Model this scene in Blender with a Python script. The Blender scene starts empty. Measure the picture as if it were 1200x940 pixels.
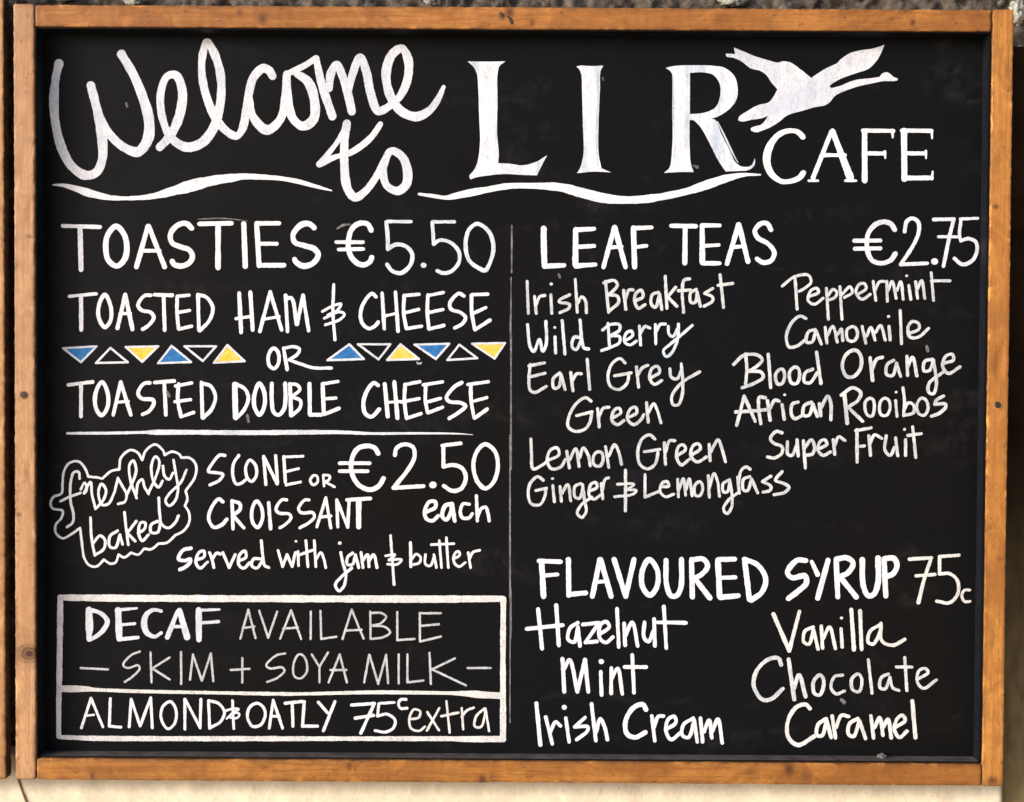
import bpy, bmesh, math, random
from mathutils import Vector, Matrix, Euler, noise, geometry

scene = bpy.context.scene
COL = scene.collection
random.seed(7)

# ------------------------------------------------------------------ camera
CAM_LOC = Vector((0.58899, -1.42838, -0.43285))
CAM_ROT = Euler((math.pi/2 - 0.0204727, -0.0058358, 0.0015157), 'XYZ')
FPX = 1420.0                                   # focal length, in pixels of a 1200 px wide picture
cam_data = bpy.data.cameras.new('camera')
cam = bpy.data.objects.new('camera', cam_data)
COL.objects.link(cam)
cam.location = CAM_LOC
cam.rotation_euler = CAM_ROT
cam_data.sensor_fit = 'HORIZONTAL'
cam_data.sensor_width = 36.0
cam_data.lens = 36.0 * FPX / 1200.0
cam_data.clip_start = 0.01
cam_data.clip_end = 200.0
scene.camera = cam

# ------------------------------------------------------------------ light
SUN_DIR = Vector((1.96, 1.0, -0.60)).normalized()          # the way the light travels
to_sun = -SUN_DIR
elev = math.asin(to_sun.z)
azim = math.atan2(to_sun.x, to_sun.y)                      # from +Y, clockwise
world = bpy.data.worlds.new('World')
scene.world = world
world.use_nodes = True
wt = world.node_tree
wt.nodes.clear()
sky = wt.nodes.new('ShaderNodeTexSky')
sky.sky_type = 'NISHITA'
sky.sun_disc = False
sky.sun_elevation = elev
sky.sun_rotation = azim
sky.air_density = 0.35
sky.dust_density = 2.5
sky.ozone_density = 0.6
bg = wt.nodes.new('ShaderNodeBackground')
bg.inputs['Strength'].default_value = 0.15
wo = wt.nodes.new('ShaderNodeOutputWorld')
wt.links.new(sky.outputs['Color'], bg.inputs['Color'])
# below the horizon: even warm fill light, added in place of unseen ground
gbg = wt.nodes.new('ShaderNodeBackground')
gbg.inputs['Color'].default_value = (1.0, 0.74, 0.45, 1)
gbg.inputs['Strength'].default_value = 0.31
wc = wt.nodes.new('ShaderNodeTexCoord'); wz = wt.nodes.new('ShaderNodeSeparateXYZ')
wm = wt.nodes.new('ShaderNodeMapRange'); wm.inputs['From Min'].default_value = -0.06; wm.inputs['From Max'].default_value = 0.02
wx = wt.nodes.new('ShaderNodeMixShader')
wt.links.new(wc.outputs['Generated'], wz.inputs['Vector'])
wt.links.new(wz.outputs['Z'], wm.inputs['Value'])
wt.links.new(wm.outputs['Result'], wx.inputs['Fac'])
wt.links.new(gbg.outputs['Background'], wx.inputs[1])
wt.links.new(bg.outputs['Background'], wx.inputs[2])
wt.links.new(wx.outputs['Shader'], wo.inputs['Surface'])

sun_data = bpy.data.lights.new('sun', 'SUN')
sun_data.energy = 0.70
sun_data.angle = math.radians(10)
sun_data.color = (0.92, 0.96, 1.0)
sun = bpy.data.objects.new('sun', sun_data)
COL.objects.link(sun)
sun.rotation_euler = SUN_DIR.to_track_quat('-Z', 'Y').to_euler()
sun.location = (-2, -1, 1)

scene.view_settings.view_transform = 'Standard'
scene.view_settings.look = 'None'
scene.view_settings.gamma = 1.0
scene.view_settings.exposure = 1.20
scene.render.resolution_x = 1024
scene.render.resolution_y = 802
scene.render.engine = 'CYCLES'

# ------------------------------------------------------------------ sizes (metres; the board's outer top left corner is the origin)
W, H = 1.172, 0.9153
STILE, RAIL = 0.0242, 0.0255
PANEL_Y = 0.025
BACK_Y = 0.034

CR = CAM_ROT.to_matrix()
def at(px, py, y=PANEL_Y):
    """Where the sight line through a spot of the photograph meets the upright plane at depth y."""
    d = CR @ Vector(((px - 600.0) / FPX, (470.0 - py) / FPX, -1.0))
    t = (y - CAM_LOC.y) / d.y
    return CAM_LOC + d * t

# ------------------------------------------------------------------ object helpers
def link(name, mesh, mat=None, parent=None):
    o = bpy.data.objects.new(name, mesh)
    COL.objects.link(o)
    if mat is not None and not mesh.materials:
        mesh.materials.append(mat)
    if parent is not None:
        o.parent = parent
    return o
def mesh_from(verts, faces, smooth=True):
    m = bpy.data.meshes.new('mesh')
    m.from_pydata([tuple(v) for v in verts], [], faces)
    m.update()
    if smooth:
        m.polygons.foreach_set('use_smooth', [True] * len(m.polygons))
    return m

# ------------------------------------------------------------------ materials
class NT:
    def __init__(s, name):
        s.m = bpy.data.materials.new(name); s.m.use_nodes = True
        s.t = s.m.node_tree; s.b = s.t.nodes['Principled BSDF']
        s.out = s.t.nodes['Material Output']
    def n(s, kind, **kw):
        nd = s.t.nodes.new('ShaderNode' + kind)
        for k, v in kw.items():
            if k.startswith('i_'):
                nd.inputs[k[2:].replace('_', ' ')].default_value = v
            else:
                setattr(nd, k, v)
        return nd
    def l(s, a, b): s.t.links.new(a, b)
    def coord(s, scale=(1, 1, 1), loc=(0, 0, 0), rnd=0.0):
        c = s.n('TexCoord'); mp = s.n('Mapping')
        mp.inputs['Scale'].default_value = scale
        mp.inputs['Location'].default_value = loc
        s.l(c.outputs['Object'], mp.inputs['Vector'])
        return mp.outputs['Vector']
    def noise(s, vec, scale, detail=4, rough=0.55, dist=0.0):
        nd = s.n('TexNoise'); nd.inputs['Scale'].default_value = scale
        nd.inputs['Detail'].default_value = detail; nd.inputs['Roughness'].default_value = rough
        nd.inputs['Distortion'].default_value = dist
        s.l(vec, nd.inputs['Vector']); return nd.outputs['Fac']
    def ramp(s, fac, stops):
        r = s.n('ValToRGB'); cr = r.color_ramp
        while len(cr.elements) < len(stops): cr.elements.new(0.5)
        for e, (p, c) in zip(cr.elements, stops):
            e.position = p; e.color = (c, c, c, 1) if isinstance(c, (int, float)) else (*c, 1)
        s.l(fac, r.inputs['Fac']); return r.outputs['Color']
    def mix(s, fac, a, b, blend='MIX'):
        mx = s.n('Mix', data_type='RGBA', blend_type=blend)
        for val, sock in ((fac, mx.inputs[0]), (a, mx.inputs[6]), (b, mx.inputs[7])):
            if isinstance(val, (int, float)): sock.default_value = val
            elif isinstance(val, tuple): sock.default_value = (*val, 1)
            else: s.l(val, sock)
        return mx.outputs[2]
    def bump(s, h, strength, dist):
        b = s.n('Bump'); b.inputs['Strength'].default_value = strength; b.inputs['Distance'].default_value = dist
        s.l(h, b.inputs['Height']); s.l(b.outputs['Normal'], s.b.inputs['Normal'])

def wood(name, light, dark, axis, seed, tone=0.5, knots=()):
    """Old varnished pine. knots: (place in the stick's own space, radius, strength)."""
    k = NT(name)
    loc = (seed * 3.1, seed * 1.7, seed * 2.3)
    ax = lambda a, b: (a, b, b) if axis == 'x' else (b, b, a)
    def darker(c, f): return tuple(x * f for x in c)
    long_tone = k.noise(k.coord(ax(1, .3), (loc[0], 0, loc[2])), 3.4, 3, 0.55)
    grain = k.noise(k.coord(ax(1.6, 60.0), loc), 3.2, 6, 0.66, 1.1)
    fine = k.noise(k.coord(ax(9, 120), loc), 8.0, 5, 0.75, 0.2)
    blotch = k.noise(k.coord(ax(.7, 1.2), loc), 30.0, 6, 0.72, 0.8)
    dirt = k.noise(k.coord(ax(.8, 1.3), (seed, 4.2, 1.0)), 75.0, 6, 0.75)
    c = k.mix(k.ramp(long_tone, [(0.32, 0.0), (0.64, 1.0)]), light, k_mid(light, dark, tone))
    c = k.mix(k.ramp(grain, [(0.46, 0.0), (0.56, 0.60)]), c, dark)
    c = k.mix(k.ramp(blotch, [(0.46, 0.0), (0.60, 0.60)]), c, darker(dark, .85))
    c = k.mix(k.ramp(blotch, [(0.28, 0.5), (0.42, 0.0)]), c, tuple(min(1, x * 1.3) for x in light))
    c = k.mix(k.ramp(fine, [(0.54, 0.0), (0.64, 0.42)]), c, darker(dark, .42))
    # dirt gathered along the arrises, rubbed pale in places
    at_ = k.n('Attribute', attribute_name='edge')
    e1 = k.n('Math', operation='MULTIPLY'); k.l(at_.outputs['Fac'], e1.inputs[0]); k.l(k.ramp(dirt, [(0.38, 0.15), (0.60, 0.9)]), e1.inputs[1])
    c = k.mix(e1.outputs[0], c, (0.11, 0.050, 0.020))
    e2 = k.n('Math', operation='MULTIPLY'); k.l(at_.outputs['Fac'], e2.inputs[0]); k.l(k.ramp(blotch, [(0.36, 0.7), (0.46, 0.0)]), e2.inputs[1])
    c = k.mix(e2.outputs[0], c, tuple(min(.8, x * 1.4) for x in light))
    c = k.mix(k.ramp(dirt, [(0.60, 0.0), (0.655, 0.70)]), c, (0.075, 0.038, 0.018))
    for (px, py, r, st) in knots:
        p = at(px, py, 0.0)
        tc = k.n('TexCoord'); sub = k.n('VectorMath', operation='SUBTRACT'); sub.inputs[1].default_value = p
        k.l(tc.outputs['Object'], sub.inputs[0])
        wob = k.n('VectorMath', operation='MULTIPLY'); wob.inputs[1].default_value = (.75, 0, 1) if axis == 'z' else (1, 0, .75)
        k.l(sub.outputs[0], wob.inputs[0])
        ln = k.n('VectorMath', operation='LENGTH'); k.l(wob.outputs[0], ln.inputs[0])
        nz = k.n('Math', operation='MULTIPLY_ADD'); k.l(blotch, nz.inputs[0]); nz.inputs[1].default_value = r * 1.2; k.l(ln.outputs['Value'], nz.inputs[2])
        dv = k.n('Math', operation='DIVIDE'); k.l(nz.outputs[0], dv.inputs[0]); dv.inputs[1].default_value = r
        rings = [(0.0, st), (0.26, st), (0.34, st * .62), (0.40, st * .9), (0.46, st * .40), (0.54, st * .5), (0.66, 0.10 * st), (1.0, 0.0)]
        sc = k.n('Math', operation='MULTIPLY'); k.l(dv.outputs[0], sc.inputs[0]); sc.inputs[1].default_value = 0.30
        c = k.mix(k.ramp(sc.outputs[0], rings), c, (0.055, 0.020, 0.010))
    k.l(c, k.b.inputs['Base Color'])
    k.b.inputs['Roughness'].default_value = 0.5
    k.b.inputs['Specular IOR Level'].default_value = 0.25
    b1 = k.n('Bump'); b1.inputs['Strength'].default_value = .7; b1.inputs['Distance'].default_value = .0009
    k.l(blotch, b1.inputs['Height'])
    b2 = k.n('Bump'); b2.inputs['Strength'].default_value = .5; b2.inputs['Distance'].default_value = .0006
    k.l(fine, b2.inputs['Height']); k.l(b1.outputs['Normal'], b2.inputs['Normal'])
    k.l(b2.outputs['Normal'], k.b.inputs['Normal'])
    return k.m
def k_mid(a, b, t): return tuple(x + (y - x) * t for x, y in zip(a, b))

def plain(name, col, rough=0.6, spec=0.3, var=0.0, scale=80.0, bump=0.0, col2=None):
    k = NT(name)
    f = k.noise(k.coord(), scale, 5, 0.6)
    c2 = col2 if col2 else tuple(x * (1 - var) for x in col)
    k.l(k.mix(k.ramp(f, [(0.38, 0.0), (0.68, 1.0)]), col, c2), k.b.inputs['Base Color'])
    k.b.inputs['Roughness'].default_value = rough
    k.b.inputs['Specular IOR Level'].default_value = spec
    if bump: k.bump(f, bump, 0.001)
    return k.m

def paint(name, col, col2, scale=22.0, lo=0.42, hi=0.66, streak=0.35, gaps=0.0, stretch=1.0):
    """Chalk-marker paint: uneven coats, cooler and thinner where the pen ran dry, pinholes where the board shows."""
    k = NT(name)
    v = k.coord()
    f = k.noise(k.coord((1, 1, stretch)), scale, 3, 0.6)
    c = k.mix(k.ramp(f, [(lo, 0.0), (hi, 1.0)]), col, col2)
    g = k.noise(k.coord((1, 1, 0.45)), 190.0, 6, 0.78, 1.2)
    c = k.mix(k.ramp(g, [(0.44, 0.0), (0.66, min(1, streak * 1.5))]), c, tuple(x * 0.58 for x in col2))
    h = k.noise(v, 620.0, 4, 0.75)
    patch = k.noise(v, 34.0, 4, 0.65)
    amt = k.mix(1.0, k.ramp(h, [(0.52, 0.0), (0.64, 1.0)]), k.ramp(patch, [(0.46, 0.10 + gaps * .5), (0.66, min(1, .55 + gaps))]), 'MULTIPLY')
    c = k.mix(amt, c, (0.05, 0.05, 0.055))
    k.l(c, k.b.inputs['Base Color'])
    k.b.inputs['Roughness'].default_value = 0.75
    k.b.inputs['Specular IOR Level'].default_value = 0.12
    k.bump(g, .25, .0002)
    return k.m
# ------------------------------------------------------------------ palette
M = {}
M['stile_pale'] = wood('pale_pine', (0.53, 0.315, 0.158), (0.37, 0.190, 0.085), 'z', 1, .7, ((34, 766, .0085, 1.0), (22, 603, .0020, .8), (34, 277, .0022, .7), (33, 165, .004, .25)))
M['stile_orange'] = wood('orange_pine', (0.58, 0.265, 0.060), (0.32, 0.125, 0.028), 'z', 5, .9, ((1167, 242, .0024, .8), (1163, 915, .0040, .8), (1172, 655, .0025, .5)))
M['rail_top'] = wood('brown_pine', (0.44, 0.188, 0.046), (0.24, 0.088, 0.020), 'x', 3, .85, ((597, 14, .0042, .9), (588, 19, .0030, .8), (307, 21, .0042, .8), (280, 14, .0030, .6), (1070, 26, .0026, .8), (843, 22, .004, .35), (624, 26, .0028, .6)))
M['rail_bottom'] = wood('amber_pine', (0.41, 0.178, 0.039), (0.24, 0.088, 0.019), 'x', 8, .85, ((565, 914, .0034, .95), (108, 909, .0022, .8), (409, 898, .0026, .7), (925, 902, .0048, .9), (945, 910, .005, .5), (880, 905, .007, .35), (130, 903, .003, .3)))
M['neighbour'] = wood('neighbour_pine', (0.55, 0.32, 0.13), (0.34, 0.16, 0.06), 'z', 12)
M['edge_dark'] = plain('dark_side_face', (0.075, 0.042, 0.022), 0.9, 0.1, 0.6, 60.0)
M['end_grain'] = plain('end_grain', (0.22, 0.12, 0.055), 0.8, 0.1, 0.3)
M['knot'] = plain('pine_knot', (0.15, 0.060, 0.030), 0.55, 0.3, 0.5, 300.0)
M['knot_ring'] = plain('pine_knot_ring', (0.36, 0.17, 0.07), 0.55, 0.3, 0.4, 200.0)
M['screw'] = plain('rusty_screw', (0.035, 0.025, 0.02), 0.6, 0.4, 0.4, 500.0)
M['hole'] = plain('countersink', (0.46, 0.24, 0.10), 0.8, 0.1, 0.2, 300.0)
def liner_material(name, col, edge):
    k = NT(name)
    c = k.n('TexCoord'); s = k.n('SeparateXYZ'); k.l(c.outputs['Object'], s.inputs['Vector'])
    f = k.ramp(k.noise(k.coord(), 60.0, 5, 0.6), [(0.35, 0.0), (0.68, 1.0)])
    base = k.mix(f, col, tuple(x * .5 for x in col))
    m = k.n('MapRange'); m.inputs['From Min'].default_value = edge; m.inputs['From Max'].default_value = edge + .0015
    k.l(s.outputs['Y'], m.inputs['Value'])
    k.l(k.mix(m.outputs['Result'], (.003, .0025, .002), base), k.b.inputs['Base Color'])
    k.b.inputs['Roughness'].default_value = 0.6
    k.b.inputs['Specular IOR Level'].default_value = 0.15
    return k.m
M['liner'] = liner_material('black_liner', (0.0065, 0.0085, 0.0145), .0075)
M['liner_dusty'] = liner_material('dusty_liner', (0.105, 0.092, 0.088), .0045)
M['lump'] = plain('grey_putty', (0.13, 0.12, 0.115), 0.9, 0.1, 0.3, 300.0, 0.5)
M['white'] = paint('white_chalk_paint', (0.79, 0.80, 0.83), (0.70, 0.72, 0.80), 14.0, 0.45, 0.70, 0.25)
M['cool'] = paint('cool_white_chalk_paint', (0.72, 0.735, 0.78), (0.56, 0.605, 0.70), 26.0, 0.40, 0.66, 0.35)
M['icy'] = paint('icy_chalk_paint', (0.74, 0.80, 0.84), (0.50, 0.60, 0.70), 40.0, 0.38, 0.62, 0.4)
M['grey'] = paint('thin_chalk_paint', (0.56, 0.585, 0.61), (0.45, 0.475, 0.50), 60.0, 0.40, 0.66, 0.35, 0.25)
M['cream'] = paint('soft_chalk_paint', (0.78, 0.775, 0.76), (0.62, 0.62, 0.62), 40.0, 0.40, 0.66, 0.4, 0.15)
M['script'] = paint('dry_chalk_paint', (0.70, 0.72, 0.73), (0.48, 0.52, 0.56), 46.0, 0.40, 0.64, 0.45, 0.12)
M['brushed'] = paint('brushed_chalk_paint', (0.76, 0.78, 0.83), (0.46, 0.54, 0.66), 85.0, 0.50, 0.68, 0.35, 0.0, 0.10)
M['edge_coat'] = paint('thin_blue_grey_coat', (0.40, 0.47, 0.57), (0.62, 0.68, 0.76), 120.0, 0.42, 0.60, 0.4, 0.3, 0.12)
M['faint'] = paint('faint_chalk_line', (0.24, 0.24, 0.245), (0.12, 0.12, 0.125), 90.0, 0.40, 0.60, 0.5, 0.9)
M['blue'] = paint('blue_chalk_paint', (0.022, 0.135, 0.40), (0.045, 0.21, 0.48), 130.0, 0.4, 0.62, 0.35)
M['yellow'] = paint('yellow_chalk_paint', (0.80, 0.50, 0.030), (0.78, 0.56, 0.14), 130.0, 0.4, 0.62, 0.25)

def panel_material():
    k = NT('blackboard')
    v = k.coord()
    a = k.noise(v, 3.2, 3, 0.5)
    c = k.mix(k.ramp(a, [(0.35, 0.0), (0.65, 1.0)]), (0.0042, 0.0048, 0.0064), (0.0048, 0.0048, 0.0047))
    # wiped chalk: wide soft smears, never quite cleaned off
    s1 = k.noise(k.coord((1, 1, 2.6)), 5.5, 5, 0.66, 1.2)
    s2 = k.noise(k.coord((1.4, 1, 1)), 46.0, 5, 0.7, 0.6)
    sm = k.mix(1.0, k.ramp(s1, [(0.54, 0.0), (0.78, 1.0)]), k.ramp(s2, [(0.42, 0.0), (0.75, 1.0)]), 'MULTIPLY')
    c = k.mix(sm, c, (0.024, 0.024, 0.025))
    sp = k.noise(v, 520.0, 2, 0.5)
    c = k.mix(k.ramp(sp, [(0.70, 0.0), (0.80, 0.30)]), c, (0.10, 0.10, 0.10))
    k.l(c, k.b.inputs['Base Color'])
    k.l(k.ramp(s2, [(0.3, 0.46), (0.7, 0.62)]), k.b.inputs['Roughness'])
    k.b.inputs['Specular IOR Level'].default_value = 0.07
    gr = k.noise(v, 900.0, 3, 0.6)
    k.bump(gr, 0.12, 0.0003)
    return k.m
M['panel'] = panel_material()

def wall_material():
    k = NT('rough_render')
    v = k.coord()
    a = k.noise(v, 9.0, 5, 0.65); b = k.noise(v, 120.0, 5, 0.7)
    c = k.mix(k.ramp(a, [(0.35, 0.0), (0.65, 1.0)]), (0.085, 0.066, 0.052), (0.036, 0.028, 0.020))
    c = k.mix(k.ramp(b, [(0.42, 0.0), (0.66, 0.95)]), c, (0.145, 0.128, 0.108))
    d3 = k.noise(v, 300.0, 4, 0.7)
    c = k.mix(k.ramp(d3, [(0.54, 0.0), (0.72, 0.5)]), c, (0.04, 0.032, 0.024))
    fl = k.noise(v, 26.0, 6, 0.7, 0.5)
    c = k.mix(k.ramp(fl, [(0.66, 0.0), (0.70, 0.7)]), c, (0.24, 0.22, 0.18))
    k.l(c, k.b.inputs['Base Color'])
    k.b.inputs['Roughness'].default_value = 0.95
    k.b.inputs['Specular IOR Level'].default_value = 0.1
    k.bump(b, 0.8, 0.003)
    return k.m
M['wall'] = wall_material()

def brown_wall_material():
    k = NT('brown_reveal')
    v = k.coord()
    a = k.noise(v, 14.0, 5, 0.65); b = k.noise(k.coord((1, 1, .3)), 60.0, 4, 0.6)
    c = k.mix(k.ramp(a, [(0.35, 0.0), (0.65, 1.0)]), (0.024, 0.012, 0.005), (0.009, 0.0045, 0.0018))
    low = k.mix(k.ramp(b, [(0.35, 0.0), (0.7, 1.0)]), (0.22, 0.165, 0.085), (0.11, 0.085, 0.035))
    tc = k.n('TexCoord'); sz = k.n('SeparateXYZ'); k.l(tc.outputs['Object'], sz.inputs['Vector'])
    ad = k.n('Math', operation='MULTIPLY_ADD'); k.l(a, ad.inputs[0]); ad.inputs[1].default_value = -.10; k.l(sz.outputs['Z'], ad.inputs[2])
    mr = k.n('MapRange', interpolation_type='SMOOTHSTEP'); mr.inputs['From Min'].default_value = -0.98; mr.inputs['From Max'].default_value = -0.55
    k.l(ad.outputs[0], mr.inputs['Value'])
    c = k.mix(mr.outputs['Result'], low, c)  # light on the foot of the wall painted in: paler towards the bottom
    k.l(c, k.b.inputs['Base Color'])
    k.b.inputs['Roughness'].default_value = 0.9
    k.b.inputs['Specular IOR Level'].default_value = 0.1
    k.bump(b, 0.4, 0.002)
    return k.m
M['brown'] = brown_wall_material()

def plaster_material():
    k = NT('cream_masonry_paint')
    v = k.coord()
    a = k.noise(v, 16.0, 5, 0.6); b = k.noise(v, 150.0, 5, 0.65)
    c = k.mix(k.ramp(a, [(0.35, 0.0), (0.70, 1.0)]), (0.74, 0.68, 0.52), (0.68, 0.61, 0.45))
    c = k.mix(k.ramp(b, [(0.56, 0.0), (0.76, 0.5)]), c, (0.46, 0.40, 0.32))
    # shadow under the board, with some grime, painted into the plaster colour
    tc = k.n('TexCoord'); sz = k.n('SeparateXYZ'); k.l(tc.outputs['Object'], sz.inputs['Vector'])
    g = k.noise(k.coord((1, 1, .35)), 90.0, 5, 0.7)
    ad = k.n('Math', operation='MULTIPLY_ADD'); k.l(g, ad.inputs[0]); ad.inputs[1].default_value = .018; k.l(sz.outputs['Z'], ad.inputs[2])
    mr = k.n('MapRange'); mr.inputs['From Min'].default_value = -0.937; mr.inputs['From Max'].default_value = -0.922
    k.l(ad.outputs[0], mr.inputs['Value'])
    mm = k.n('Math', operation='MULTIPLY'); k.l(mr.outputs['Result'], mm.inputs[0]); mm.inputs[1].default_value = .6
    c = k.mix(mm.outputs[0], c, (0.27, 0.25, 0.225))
    k.l(c, k.b.inputs['Base Color'])
    k.b.inputs['Roughness'].default_value = 0.7
    k.b.inputs['Specular IOR Level'].default_value = 0.2
    k.bump(b, 0.6, 0.0015)
    return k.m
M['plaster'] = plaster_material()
M['flake'] = plain('old_white_paint', (0.40, 0.40, 0.34), 0.8, 0.1, 0.65, 160.0, 0.6)

# ------------------------------------------------------------------ setting: the wall the boards hang on
def relief_sheet(name, x0, x1, z0, z1, y, amp, freq, step, mat, back=None, seed=0.0, pits=0.0):
    """An upright slab, its face modelled in relief; sides and back close it."""
    nx = max(2, int((x1 - x0) / step)); nz = max(2, int((z1 - z0) / step))
    V, F = [], []
    for j in range(nz + 1):
        for i in range(nx + 1):
            x = x0 + (x1 - x0) * i / nx; z = z0 + (z1 - z0) * j / nz
            p = Vector((x * freq + seed, z * freq, seed * 1.3))
            h = noise.fractal(p, 0.9, 2.1, 5) * amp
            if pits:
                q = noise.noise(p * 2.7)
                h += -pits * max(0.0, q - 0.15)
            V.append((x, y - h, z))
    for j in range(nz):
        for i in range(nx):
            a = j * (nx + 1) + i
            F.append((a, a + 1, a + nx + 2, a + nx + 1))
    if back:
        n0 = len(V)
        ring = [i for i in range(nx + 1)] + [(j + 1) * (nx + 1) - 1 for j in range(1, nz + 1)] \
             + [nz * (nx + 1) + i for i in range(nx - 1, -1, -1)] + [j * (nx + 1) for j in range(nz - 1, 0, -1)]
        for r in ring:
            V.append((V[r][0], back, V[r][2]))
        k = len(ring)
        for i in range(k):
            F.append((ring[i], n0 + i, n0 + (i + 1) % k, ring[(i + 1) % k]))
    o = link(name, mesh_from(V, F), mat)
    o['kind'] = 'structure'
    return o

relief_sheet('wall', -0.45, 1.60, -0.935, 0.40, 0.060, 0.011, 34.0, 0.0032, M['wall'], 0.25, 3.0, 0.012)
relief_sheet('wall_reveal', 1.150, 1.60, -1.45, -0.0302, 0.049, 0.0018, 14.0, 0.006, M['brown'], 0.24, 8.0)
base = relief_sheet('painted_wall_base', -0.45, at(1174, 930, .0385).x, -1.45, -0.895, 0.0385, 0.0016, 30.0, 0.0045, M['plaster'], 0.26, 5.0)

def lump(name, px, py, y, r, mat, parent=None, sq=(1, .5, 1), seed=0, amp=0.6):
    bm = bmesh.new()
    bmesh.ops.create_icosphere(bm, subdivisions=4, radius=1.0)
    for v in bm.verts:
        n = v.co.normalized()
        k = 1 + amp * noise.fractal(n * 1.9 + Vector((seed, seed, 0)), 0.8, 2.0, 4)
        v.co = Vector((n.x * sq[0], n.y * sq[1], n.z * sq[2])) * r * k
    m = bpy.data.meshes.new('mesh'); bm.to_mesh(m); bm.free()
    m.polygons.foreach_set('use_smooth', [True] * len(m.polygons))
    o = link(name, m, mat, parent)
    o.location = at(px, py, y)
    return o

wall = bpy.data.objects['wall']
for i, (px, py, r, sq) in enumerate([(158, -2, .009, (1.3, .5, .8)), (505, -3, .008, (1.0, .5, 1.0)), (858, -3, .011, (1.4, .5, .8)),
                                     (1192, 14, .012, (.7, .4, 1.1)), (75, -4, .010, (1.2, .4, .5)), (1195, 57, .004, (.8, .5, 1.0))]):
    lump('paint_flake', px, py, 0.052, r, M['flake'], wall, sq, i * 3.7)

# ------------------------------------------------------------------ the board
def stick(name, axis, p0, length, w, d, mat, parent, seed=0, bevel=0.0012, wob=0.00042, n=420):
    """A planed batten with slightly worn arrises. p0 = its front top left corner; axis 'x' or 'z' (downwards)."""
    prof = []
    def arc(cx, cy, a0):
        for k in range(4):
            a = math.radians(a0 + 30 * k)
            prof.append((cx + bevel * math.cos(a), cy + bevel * math.sin(a)))
    arc(bevel, bevel, 180)
    for q in range(1, 10): prof.append((bevel + (w - 2 * bevel) * q / 10, 0.0))
    arc(w - bevel, bevel, 270); arc(w - bevel, d - bevel, 0); arc(bevel, d - bevel, 90)
    EDGE = [max(0.0, 1 - min(u, w - u) / (w * .16)) if v < d * .3 else .35 for u, v in prof]
    V, F = [], []
    K = len(prof)
    for i in range(n + 1):
        t = i / n * length
        end = min(i, n - i)
        pull = 0.0008 if end == 0 else 0.0
        tt = min(max(t, 0), length)
        for k, (u, v) in enumerate(prof):
            nn = noise.fractal(Vector((t * 130, seed * 7.1 + u * 30, v * 30)), 0.8, 2.0, 4)
            bow = noise.noise(Vector((t * 3.1, seed * 3.3, 0.5 if u < w / 2 else 4.5))) * wob * 1.1
            du = (u / w - .5) * 2
            uu = u + du * nn * wob + bow - du * pull
            vv = v + (-1 if v < d / 2 else 0) * nn * wob * 0.6
            dent = noise.noise(Vector((t * 19 + 40, u * 60, seed * 3.7)))
            if dent > .42 and v < d * .3: vv += (dent - .42) * .006
            if axis == 'x': V.append((p0[0] + tt, p0[1] + vv, p0[2] - uu))
            else: V.append((p0[0] + uu, p0[1] + vv, p0[2] - tt))
    for i in range(n):
        for k in range(K):
            a, b = i * K + k, i * K + (k + 1) % K
            F.append((a, b, b + K, a + K) if axis == 'z' else (a, a + K, b + K, b))
    F.append(tuple(range(K))); F.append(tuple(n * K + k for k in range(K))[::-1])
    me = mesh_from(V, F)
    at_ = me.attributes.new('edge', 'FLOAT', 'POINT')
    vals = []
    for i in range(n + 1):
        t = min(i, n - i) / n * length
        vals += [min(1.0, e + max(0.0, 1 - t / .005) * .8) for e in EDGE]
    at_.data.foreach_set('value', vals)
    bm = bmesh.new(); bm.from_mesh(me); bmesh.ops.recalc_face_normals(bm, faces=bm.faces); bm.to_mesh(me); bm.free()
    me.polygons.foreach_set('use_smooth', [True] * len(me.polygons))
    return link(name, me, mat, parent)

board = bpy.data.objects.new('menu_board', None)
COL.objects.link(board)
board.location = (W / 2, BACK_Y, -H)
board['label'] = 'large black chalkboard menu in an orange pine frame, hung on the wall'
board['category'] = 'menu board'
board_mw = Matrix.Translation(board.location)
def bpart(o, label=None):
    """Parent to the board, keeping the place where the part was built."""
    o.parent = board
    o.matrix_parent_inverse = board_mw.inverted()
    if label: o['label'] = label
    return o

def box(name, x0, x1, y0, y1, z0, z1, mat, bev=0.0, parent=None):
    bm = bmesh.new()
    bmesh.ops.create_cube(bm, size=1.0)
    for v in bm.verts:
        v.co = Vector(((x0 + x1) / 2 + v.co.x * (x1 - x0), (y0 + y1) / 2 + v.co.y * (y1 - y0), (z0 + z1) / 2 + v.co.z * (z1 - z0)))
    if bev:
        bmesh.ops.bevel(bm, geom=bm.edges[:], offset=bev, segments=2, affect='EDGES')
    m = bpy.data.meshes.new('mesh'); bm.to_mesh(m); bm.free()
    return link(name, m, mat, parent)

bpart(box('panel', 0.012, W - 0.012, PANEL_Y, BACK_Y - 0.001, -H + 0.012, -0.012, M['panel']))
DEPTH = 0.032
st1 = bpart(stick('stile', 'z', (0, 0, 0), H - .0002, STILE, DEPTH, M['stile_pale'], None, 1), 'paler left upright of the frame')
st2 = bpart(stick('stile', 'z', (W - STILE, 0, -.0004), H - .0002, STILE, DEPTH, M['stile_orange'], None, 2), 'orange right upright of the frame')
rl1 = bpart(stick('rail', 'x', (STILE + .0008, .0012, -.0003), W - 2 * STILE - .0022, RAIL, DEPTH - .002, M['rail_top'], None, 3), 'brown top rail of the frame')
rl2 = bpart(stick('rail', 'x', (STILE + .0012, .0010, -H + RAIL - .0004), W - 2 * STILE - .0022, RAIL, DEPTH - .002, M['rail_bottom'], None, 4), 'amber bottom rail of the frame')
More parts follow.
